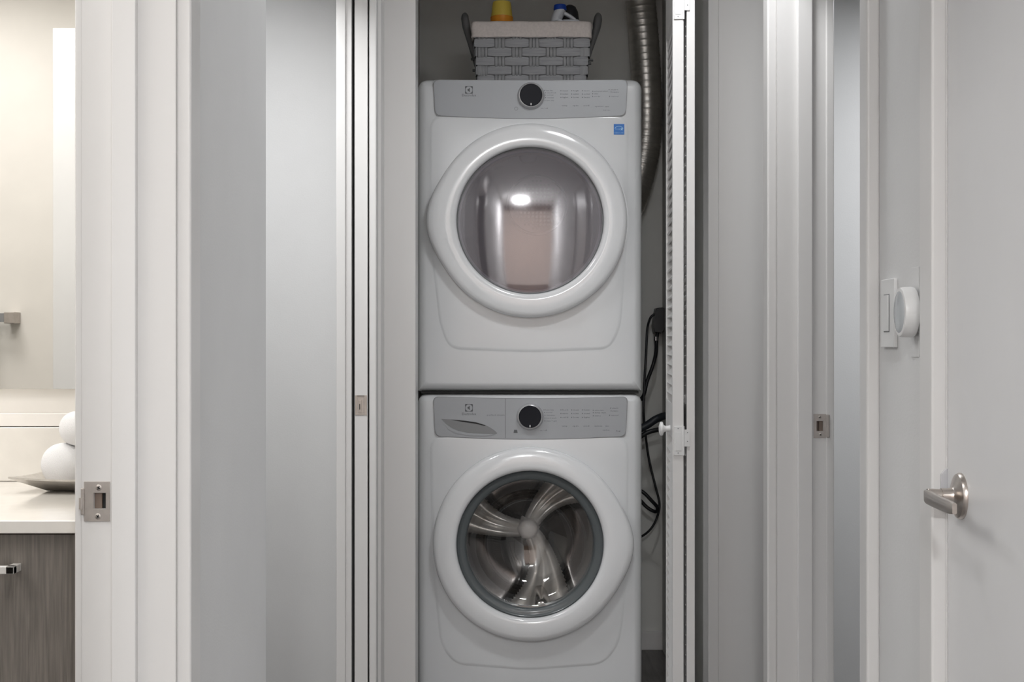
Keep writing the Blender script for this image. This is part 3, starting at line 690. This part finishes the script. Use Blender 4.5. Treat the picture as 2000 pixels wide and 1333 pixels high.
# blue efficiency sticker on dryer
bm = B(X(1198.5, YF), X(1219, YF), YF-0.0064, YF-0.004, Z(263.5, YF), Z(243, YF))
stk = obj('efficiency_sticker', bm, M_blue, dryer); stk['label'] = 'small blue square energy sticker with pale arc and star'
bm = bmesh.new(); ys_ = YF-0.0067
def arcp(cx_, cz_, r, a0, a1, wd):
    t = bmesh.new(); v0 = []; v1 = []
    for k in range(11):
        a = math.radians(a0+(a1-a0)*k/10); v0.append(t.verts.new((X(cx_+(r)*math.cos(a), YF), ys_, Z(cz_-(r)*0.8*math.sin(a), YF)))); v1.append(t.verts.new((X(cx_+(r-wd)*math.cos(a), YF), ys_, Z(cz_-(r-wd)*0.8*math.sin(a), YF))))
    for k in range(10): t.faces.new((v0[k], v0[k+1], v1[k+1], v1[k]))
    merge(bm, t)
arcp(1208.5, 253.5, 8.6, 10, 165, 1.2)
text(bm, 'energy', X(1201, YF), Z(252.6, YF), 3.2/S, ys_, width=10/S)
star = [(1214+(3.6 if k % 2 == 0 else 1.5)*math.sin(PI*k/5), 253-(3.6 if k % 2 == 0 else 1.5)*math.cos(PI*k/5)) for k in range(10)]
t = bmesh.new(); t.faces.new([t.verts.new((X(a, YF), ys_, Z(b, YF))) for a, b in star]); merge(bm, t)
text(bm, 'ENERGY STAR', X(1208.7, YF), Z(260.3, YF), 2.6/S, ys_, align='CENTER', width=17.5/S)
obj('sticker_print', bm, M_lblue, stk)

# ---------------------------------------------------------------- bifold louvred door at right of closet
bf = thing('door_4', 'white louvred bifold closet door folded open beside the machines', 'door', (0.45, 4.0, 0), kind='structure')
def leaf(p_near, p_far, th, name):
    """a louvred leaf between two plan points, thickness th to the right"""
    a = Vector((*p_near, 0)); b = Vector((*p_far, 0)); L = (b-a).length; ang = math.atan2(b.y-a.y, b.x-a.x)
    T = Matrix.Translation(a) @ Matrix.Rotation(ang, 4, 'Z')       # local x along leaf, -y = right side
    def put(bm): bm.transform(T); return bm
    zt_, zb_ = 2.29, 0.02
    fr = bmesh.new(); sw_ = 0.034
    bx(fr, 0, sw_, -th, 0, zb_, zt_, 0.0015); bx(fr, L-sw_, L, -th, 0, zb_, zt_, 0.0015)
    for (z0, z1) in ((1.972, zt_), (0.865, 0.955), (zb_, 0.16)): bx(fr, sw_-.001, L-sw_+.001, -th, 0, z0, z1, 0.001)
    body = obj('louvre_leaf', put(fr), M_trim, bf)
    z = 0.175
    proto = None
    while z < 1.972:
        if 0.845 < z < 0.965: z += 0.0262; continue
        if proto is None:
            t = bmesh.new(); bx(t, sw_-.004, L-sw_+.004, -0.0165, 0.0165, -0.0028, 0.0028, 0.001, 1)
            t.transform(Matrix.Translation((0, -th/2, 0)) @ Matrix.Rotation(math.radians(-48), 4, 'X'))
            proto = obj('slat', put(t), M_trim, body); proto.location.z += z; z0_ = z; first = proto
        else:
            c = first.copy(); C.objects.link(c); c.parent = body; c.location = first.location.copy(); c.location.z += z-z0_
        z += 0.0262
    return body
la = leaf((X(1313.5, 3.825), 3.825), (0.4395, 4.20), 0.0290, 'a')
lb = leaf((X(1341, 3.825), 3.825), (0.4765, 4.20), 0.0215, 'b')
def hinge(z0, z1):
    y = 3.8235; bm = bmesh.new()
    bx(bm, X(1316, y), X(1333, y), y-0.0034, y, z0, z1, 0.0008); bx(bm, X(1333, y), X(1347, y), y-0.0028, y, z0+(z1-z0)*.3, z1-(z1-z0)*.12, 0.0005)
    bx(bm, X(1319, y), X(1330, y), y-0.0046, y-0.003, z0+.012, z1-.016, 0.0005)
    cyl(bm, (X(1334.5, y), y-0.003, z0), (X(1334.5, y), y-0.003, z1), 0.0030, n=14)
    h = obj('hinge', bm, M_plate, la)
    bm = bmesh.new()
    for (px, q) in ((1342.5, .48), (1342.5, .78), (1324, .08), (1324, .92)): cyl(bm, (X(px, y), y-0.0040, z0+(z1-z0)*q), (X(px, y), y-0.001, z0+(z1-z0)*q), 0.0013, n=10)
    obj('hinge_screws', bm, M_inkl, h)
hinge(Z(890, 3.82), Z(833, 3.82)); hinge(Z(37, 3.82), Z(-20, 3.82))
yk = 3.90; zk = Z(838, yk)
bm = bmesh.new(); lathe(bm, [(0, 0), (0.010, 0.0), (0.0085, 0.004), (0.0075, 0.012), (0.010, 0.017), (0.0175, 0.0195), (0.0188, 0.0235), (0.0165, 0.027), (0.008, 0.0295), (0, 0.030)], (0.4195, yk, zk), (-1, 0, 0), 32)
obj('door_knob', bm, M_plate, la)

# ---------------------------------------------------------------- exhaust duct
yd = 5.262
pth = smooth_path([W(1248, -70, yd), W(1251, 0, yd), W(1257, 70, yd), W(1262, 150, yd), W(1264, 220, yd), W(1261, 280, yd), W(1251, 335, yd), W(1233, 395, yd), W(1205, 440, yd), W(1160, 470, yd)], 46)
bm = bmesh.new()
def rad(i, L):
    u = (L/0.0245) % 1.0; big = 0.0016*math.exp(-((u-0.5)/0.10)**2); return 0.0530+big+0.0009*math.sin(2*PI*L/0.0061)
tube(bm, pth, rad, 30, caps=False)
tag(obj('exhaust_duct', bm, M_alu, smooth=2), 'flexible ribbed foil exhaust duct curving down behind dryer', 'duct')
bm = bmesh.new(); tube(bm, smooth_path([W(1257, 60, yd), W(1240, 105, 5.30), W(1200, 118, 5.322), W(1120, 120, 5.326)], 6), 0.002, 6)
bm.free()

# ---------------------------------------------------------------- cords and hoses right of the machines
yw = 5.27
pc = thing('power_cord', 'black dryer power cord with plug on wall beside the dryer', 'cord', (X(1283, yw), yw, Z(640, yw)))
bm = bmesh.new()
prism_xz(bm, round_poly([(X(a, yw), Z(b, yw)) for a, b in ((1281, 602), (1294, 601), (1300, 606), (1300, 640), (1291, 652), (1290, 650), (1277, 650), (1275, 636), (1279, 612))], 0.004, 3), yw-0.02, yw+0.058, 0.003)
obj('plug', bm, M_black, pc)
bm = bmesh.new()
tube(bm, smooth_path([W(1284, 648, yw), W(1282, 670, yw), W(1281, 690, yw-.02), W(1275, 715, yw-.04), W(1264, 745, yw-.04), W(1256, 775, yw-.05), W(1240, 790, yw-.03)], 8), lambda i, L: 0.0066, 12)
tube(bm, smooth_path([W(1279, 613, yw), W(1270, 622, yw), W(1264, 645, yw-.02), W(1262, 690, yw-.04), W(1259, 740, yw-.05), W(1257, 800, yw-.06), W(1261, 850, yw-.05), W(1268, 900, yw-.04), W(1280, 950, yw-.04), W(1288, 985, yw-.04), W(1283, 1012, yw-.04), W(1270, 1035, yw-.05), W(1250, 1050, yw-.04), W(1225, 1056, yw-.03)], 8), 0.0042, 10)
obj('cable', bm, M_black, pc)
bm = bmesh.new(); cyl(bm, W(1281, 658, yw-.008), W(1281, 666, yw-.008), 0.0078, n=14); obj('strain_relief', bm, M_chrome, pc)
bm = bmesh.new(); tube(bm, smooth_path([W(1228, 850, 5.12), W(1262, 832, 5.12), W(1282, 819, 5.12), W(1305, 811, 5.14), W(1330, 810, 5.16)], 8), 0.0135, 16)
tag(obj('drain_hose', bm, mat('hose_navy', (0.03, 0.036, 0.045), 0.4), None), 'thick dark drain hose arching beside the washer top', 'hose')
bm = bmesh.new(); tube(bm, smooth_path([W(1232, 870, 5.08), W(1256, 850, 5.07), W(1275, 842, 5.07), W(1300, 838, 5.08), W(1322, 838, 5.1)], 8), 0.0080, 14)
tag(obj('water_hose', bm, M_black), 'thinner black water hose just below the thick drain hose', 'hose')
bm = bmesh.new(); tube(bm, smooth_path([W(1232, 950, 5.10), W(1256, 962, 5.09), W(1272, 978, 5.09), W(1284, 992, 5.10), W(1280, 1000, 5.12), W(1262, 990, 5.13), W(1240, 965, 5.13)], 8), 0.0062, 12)
tag(obj('looped_cord', bm, M_black), 'thick black cord loop low behind the washer side', 'cord')

# ---------------------------------------------------------------- laundry basket on top of the dryer
ZT = Z(153, YF)+0.0005; yb0 = 4.62; yb1 = 4.90
bk = thing('laundry_basket', 'grey woven laundry basket with beige liner on top of dryer', 'basket', (X(1038, yb0), 4.76, ZT))
zr = Z(66, yb0); xtl, xtr = X(925, yb0), X(1154, yb0); xbl, xbr = X(933.5, yb0), X(1144, yb0)
def bxx(z): u = (z-ZT)/(zr-ZT); return xbl+(xtl-xbl)*u, xbr+(xtr-xbr)*u, yb0+0.012*(1-u), yb1-0.012*(1-u)
t = bmesh.new()
rows = []
for z in (ZT, zr+0.03):
    a, b, c, d = bxx(z); e = 0.003; rows.append([t.verts.new(p) for p in ((a+e, c+e, z), (b-e, c+e, z), (b-e, d-e, z), (a+e, d-e, z))])
for k in range(4): t.faces.new((rows[0][k], rows[0][(k+1) % 4], rows[1][(k+1) % 4], rows[1][k]))
t.faces.new(rows[0])
obj('shell', t, M_wickd, bk)
rowh = 17.6/F*yb0
def pillow(bm, c, du, hw, hh, th, nrm, sag=0.2):
    """a bulged strand: c centre, du unit along, hw half width, hh half height"""
    t = bmesh.new(); G = []; nu, nv = 8, 4
    for i in range(nu+1):
        u = -1+2*i/nu; col_ = []
        for j in range(nv+1):
            v = -1+2*j/nv; hgt = hh*(1-sag*abs(u)**3)
            bul = th*(math.cos(u*PI/2*0.96))**0.8*(1-0.35*v*v)
            col_.append(t.verts.new(c+du*(u*hw)+Vector((0, 0, v*hgt))+nrm*(bul+0.0004)))
        G.append(col_)
    for i in range(nu):
        for j in range(nv): t.faces.new((G[i][j], G[i+1][j], G[i+1][j+1], G[i][j+1]))
    merge(bm, t)
side_bm = bmesh.new()
for r in range(6):
    zc_ = zr-rowh*(r+0.15)+0.004
    if zc_-rowh*0.5 < ZT: continue
    a, b, c, d = bxx(zc_)
    off = 0 if r % 2 else 33.5
    # front face strands (parts)
    cxs = [942.5+off-67+67*k for k in range(0, 5)]
    for px in cxs:
        x_ = X(px, yb0); hw = 23.2/F*yb0
        l = max(x_-hw, a); rr_ = min(x_+hw, b)
        if rr_-l < 0.006: continue
        bm = bmesh.new(); pillow(bm, Vector(((l+rr_)/2, c, zc_)), Vector((1, 0, 0)), (rr_-l)/2, rowh*0.50, 0.0065, Vector((0, -1, 0)))
        obj('weave_strand', bm, M_wick, bk, 2)
    for px in [p+33.5 for p in cxs]:
        x_ = X(px, yb0)
        if x_-0.017 < a or x_+0.017 > b: continue
        bm = bmesh.new()
        for q in (-1, 0, 1):
            tube(bm, [Vector((x_+q*0.0105, c-0.0010, zc_-rowh*0.62)), Vector((x_+q*0.0105, c-0.0020, zc_)), Vector((x_+q*0.0105, c-0.0010, zc_+rowh*0.62))], 0.0054, 8, flat=(1, 0.5))
        obj('upright_stake', bm, M_wickv, bk, 2)
    ends = [X(px, yb0) for px in cxs]; hw = 23.2/F*yb0
    R_ = max(min(e+hw, b) for e in ends if e-hw < b-0.006); L_ = min(max(e-hw, a) for e in ends if e+hw > a+0.006)
    for (p, q) in ((a, L_), (R_, b)):
        if q-p > 0.004:
            bm = bmesh.new(); pillow(bm, Vector(((p+q)/2, c, zc_)), Vector((1, 0, 0)), (q-p)/2+0.002, rowh*0.52, 0.0035, Vector((0, -1, 0)))
            obj('upright_stake', bm, M_wickv, bk, 2)
    # sides and back
    for k in range(0, 6):
        yy = c+0.03+(0.025 if r % 2 else 0)+k*0.05
        if yy > d-0.02: continue
        pillow(side_bm, Vector((a, yy, zc_)), Vector((0, 1, 0)), 0.024, rowh*0.5, 0.005, Vector((-1, 0, 0)))
        pillow(side_bm, Vector((b, yy, zc_)), Vector((0, 1, 0)), 0.024, rowh*0.5, 0.005, Vector((1, 0, 0)))
    for k in range(0, 8):
        xx = a+0.03+(0.025 if r % 2 else 0)+k*0.05
        if xx > b-0.02: continue
        pillow(side_bm, Vector((xx, d, zc_)), Vector((1, 0, 0)), 0.024, rowh*0.5, 0.005, Vector((0, 1, 0)))
o = obj('side_weave', side_bm, M_wick, bk, 2); o['kind'] = 'stuff'
# liner: folded cuff around the rim
t = bmesh.new(); zl0, zl1 = Z(72.5, yb0-.012), Z(40, yb0-.012)
x0, x1, y0, y1 = X(920, yb0-.012), X(1156.5, yb0-.012), yb0-0.012, yb1+0.010
def rrect(e, z, sag):
    P = round_poly([(x0+e, y0+e), (x1-e, y0+e), (x1-e, y1-e), (x0+e, y1-e)], 0.014, 4); out = []
    for (px, py) in P: out.append((px, py))
    # densify
    dn = []
    for i in range(len(out)):
        p, q = Vector(out[i]), Vector(out[(i+1) % len(out)]); n = max(1, int((q-p).length/0.012))
        for k in range(n): c = p.lerp(q, k/n); dn.append((c.x, c.y, z+sag*math.sin(c.x*37+c.y*29)*0.8+sag*math.sin(c.x*91)*0.4))
    return dn
prof_ = [(0.010, zl0+0.004, .0004), (0.002, zl0, .0007), (0.0, zl0+0.003, .0007), (0.0012, zl0+0.012, .0006), (0.0, zl0+0.03, .0004), (0.001, zl1-0.008, .0005), (0.004, zl1-0.002, .0005), (0.009, zl1, .0006), (0.014, zl1-0.003, .0006), (0.016, zl1-0.02, .0004), (0.017, zl0-.01, .0004)]
P0 = None; prev = None
base = rrect(0, 0, 0); n = len(base); cx_, cy_ = (x0+x1)/2, (y0+y1)/2
rows = []
for e, z, s in prof_:
    row = []
    for (px, py, _) in base:
        sx = (1-e/((x1-x0)/2)); sy = (1-e/((y1-y0)/2)); X_, Y_ = cx_+(px-cx_)*sx, cy_+(py-cy_)*sy
        row.append(t.verts.new((X_+0.0006*math.sin(z*190+py*60), Y_+0.0009*math.sin(px*70+z*60), z+s*math.sin(px*37+py*29)+s*.6*math.sin(px*91))))
    rows.append(row)
for a, b in zip(rows, rows[1:]):
    for k in range(n): t.faces.new((a[k], a[(k+1) % n], b[(k+1) % n], b[k]))
obj('liner', t, M_linen, bk, 2)
for sgn in (-1, 1):
    bm = bmesh.new(); ym = (yb0+yb1)/2
    pxs = ([(927, 112), (923, 98), (917, 78), (911.5, 56), (909, 42)] if sgn < 0 else [(1150, 112), (1153.5, 98), (1159, 78), (1165, 56), (1168, 42)])
    yA = ym-0.075; yB = ym+0.075
    f = yA
    P1 = [Vector((X(a, f), f, Z(b, f))) for a, b in pxs]
    topL = Vector((X(907.5 if sgn < 0 else 1169, f), f+0.03, Z(33, f)))
    P2 = [Vector((p.x, 2*ym-p.y, p.z)) for p in P1[::-1]]
    topR = Vector((topL.x, 2*ym-topL.y, topL.z))
    tube(bm, smooth_path(P1+[topL, topR]+P2, 6), lambda i, L: 0.008+0.012*min(1, L/0.10, max(0, (0.33-L)/0.10)), 12, flat=(1.0, 0.62), up=(1, 0, 0))
    obj('handle', bm, M_handle, bk, 1.2)
    for (a, b) in ([(927.5, 118), (930.5, 140)] if sgn < 0 else [(1150.5, 120), (1146.5, 126)]):
        bm = bmesh.new(); cyl(bm, (X(a, 4.68), 4.66, Z(b, 4.68)), (X(a, 4.68)+0.012*sgn, 4.66, Z(b, 4.68)), 0.004, n=10)
        obj('handle_rivet', bm, M_black, bk)
# bottles standing in the basket
yy = 4.76; zf = ZT+0.001
bo = thing('cleaner_bottle', 'orange bottle with yellow ribbed cap in the basket at left', 'bottle', (X(980, yy), yy, zf))
R1 = 22/F*yy
bm = bmesh.new(); lathe(bm, [(0, 0), (R1*1.25, 0), (R1*1.3, 0.006), (R1*1.3, 0.17), (R1*1.15, 0.205), (R1, Z(41, yy)-zf), (R1*1.0, Z(34, yy)-zf), (R1*0.9, Z(32.5, yy)-zf), (0, Z(32.5, yy)-zf)], (X(980, yy), yy, zf), (0, 0, 1), 40)
obj('bottle_body', bm, M_org, bo)
bm = bmesh.new(); zc0 = Z(33.5, yy); zc1 = Z(4, yy)
lathe(bm, [(R1*0.93, 0), (R1*0.95, 0.004), (R1*0.80, zc1-zc0-0.003), (R1*0.74, zc1-zc0), (0, zc1-zc0)], (X(980, yy), yy, zc0), (0, 0, 1), 40)
obj('cap', bm, M_yel, bo)
ju = thing('detergent_jug', 'white detergent jug with blue cap in the basket at right', 'jug', (X(1096, yy), yy, zf))
t = bmesh.new()
def jpoly(l): return [(X(a, yy), Z(b, yy)) for a, b in l]
bm = bmesh.new(); zb_ = zf
lo = [(X(1066, yy), zb_), (X(1134, yy), zb_), (X(1134, yy), Z(46, yy)), (X(1128, yy), Z(41, yy)), (X(1100, yy), Z(41, yy)), (X(1094, yy), Z(45, yy)), (X(1078, yy), Z(44, yy)), (X(1070, yy), Z(52, yy)), (X(1066, yy), Z(62, yy))]
prism_xz(bm, lo, yy-0.03, yy+0.03, 0.006)
neck = smooth_path([W(1086, 46, yy), W(1088, 34, yy), W(1093, 24, yy), W(1096, 18, yy)], 5)
tube(bm, neck, lambda i, L: 0.019-0.05*L, 20, flat=(1, 1.2))
tube(bm, smooth_path([W(1098, 24, yy), W(1106, 28, yy), W(1116, 34, yy), W(1124, 41, yy), W(1128, 50, yy)], 5), 0.0062, 14, flat=(1, 1.5))
obj('jug_body', bm, M_hdpe, ju, 0.9)
bm = bmesh.new(); cyl(bm, W(1094, 20.5, yy), W(1094, 9.5, yy), 0.0215, 0.0195, 32, bev=0.003); obj('cap', bm, M_bcap, ju)
b2 = thing('black_bottle', 'black rounded bottle top behind the white detergent jug', 'bottle', (X(1118, 4.85), 4.85, zf))
yk2 = 4.845
bm = bmesh.new(); lathe(bm, [(0, 0), (0.026, 0), (0.027, 0.01), (0.027, 0.19), (0.024, 0.215), (0.022, 0.222), (0, 0.222)], (X(1113, yk2), yk2, zf), (0, 0, 1), 32); obj('bottle_body', bm, M_bcap2, b2)
bm = bmesh.new(); zc0 = zf+0.222; hh = Z(10, yk2)-zc0
lathe(bm, [(0.024, 0), (0.030, 0.004), (0.030, hh*.45), (0.027, hh*.72), (0.019, hh*.92), (0.008, hh), (0, hh)], (X(1113, yk2), yk2, zc0), (0, 0, 1), 32); obj('cap', bm, M_bcap2, b2)
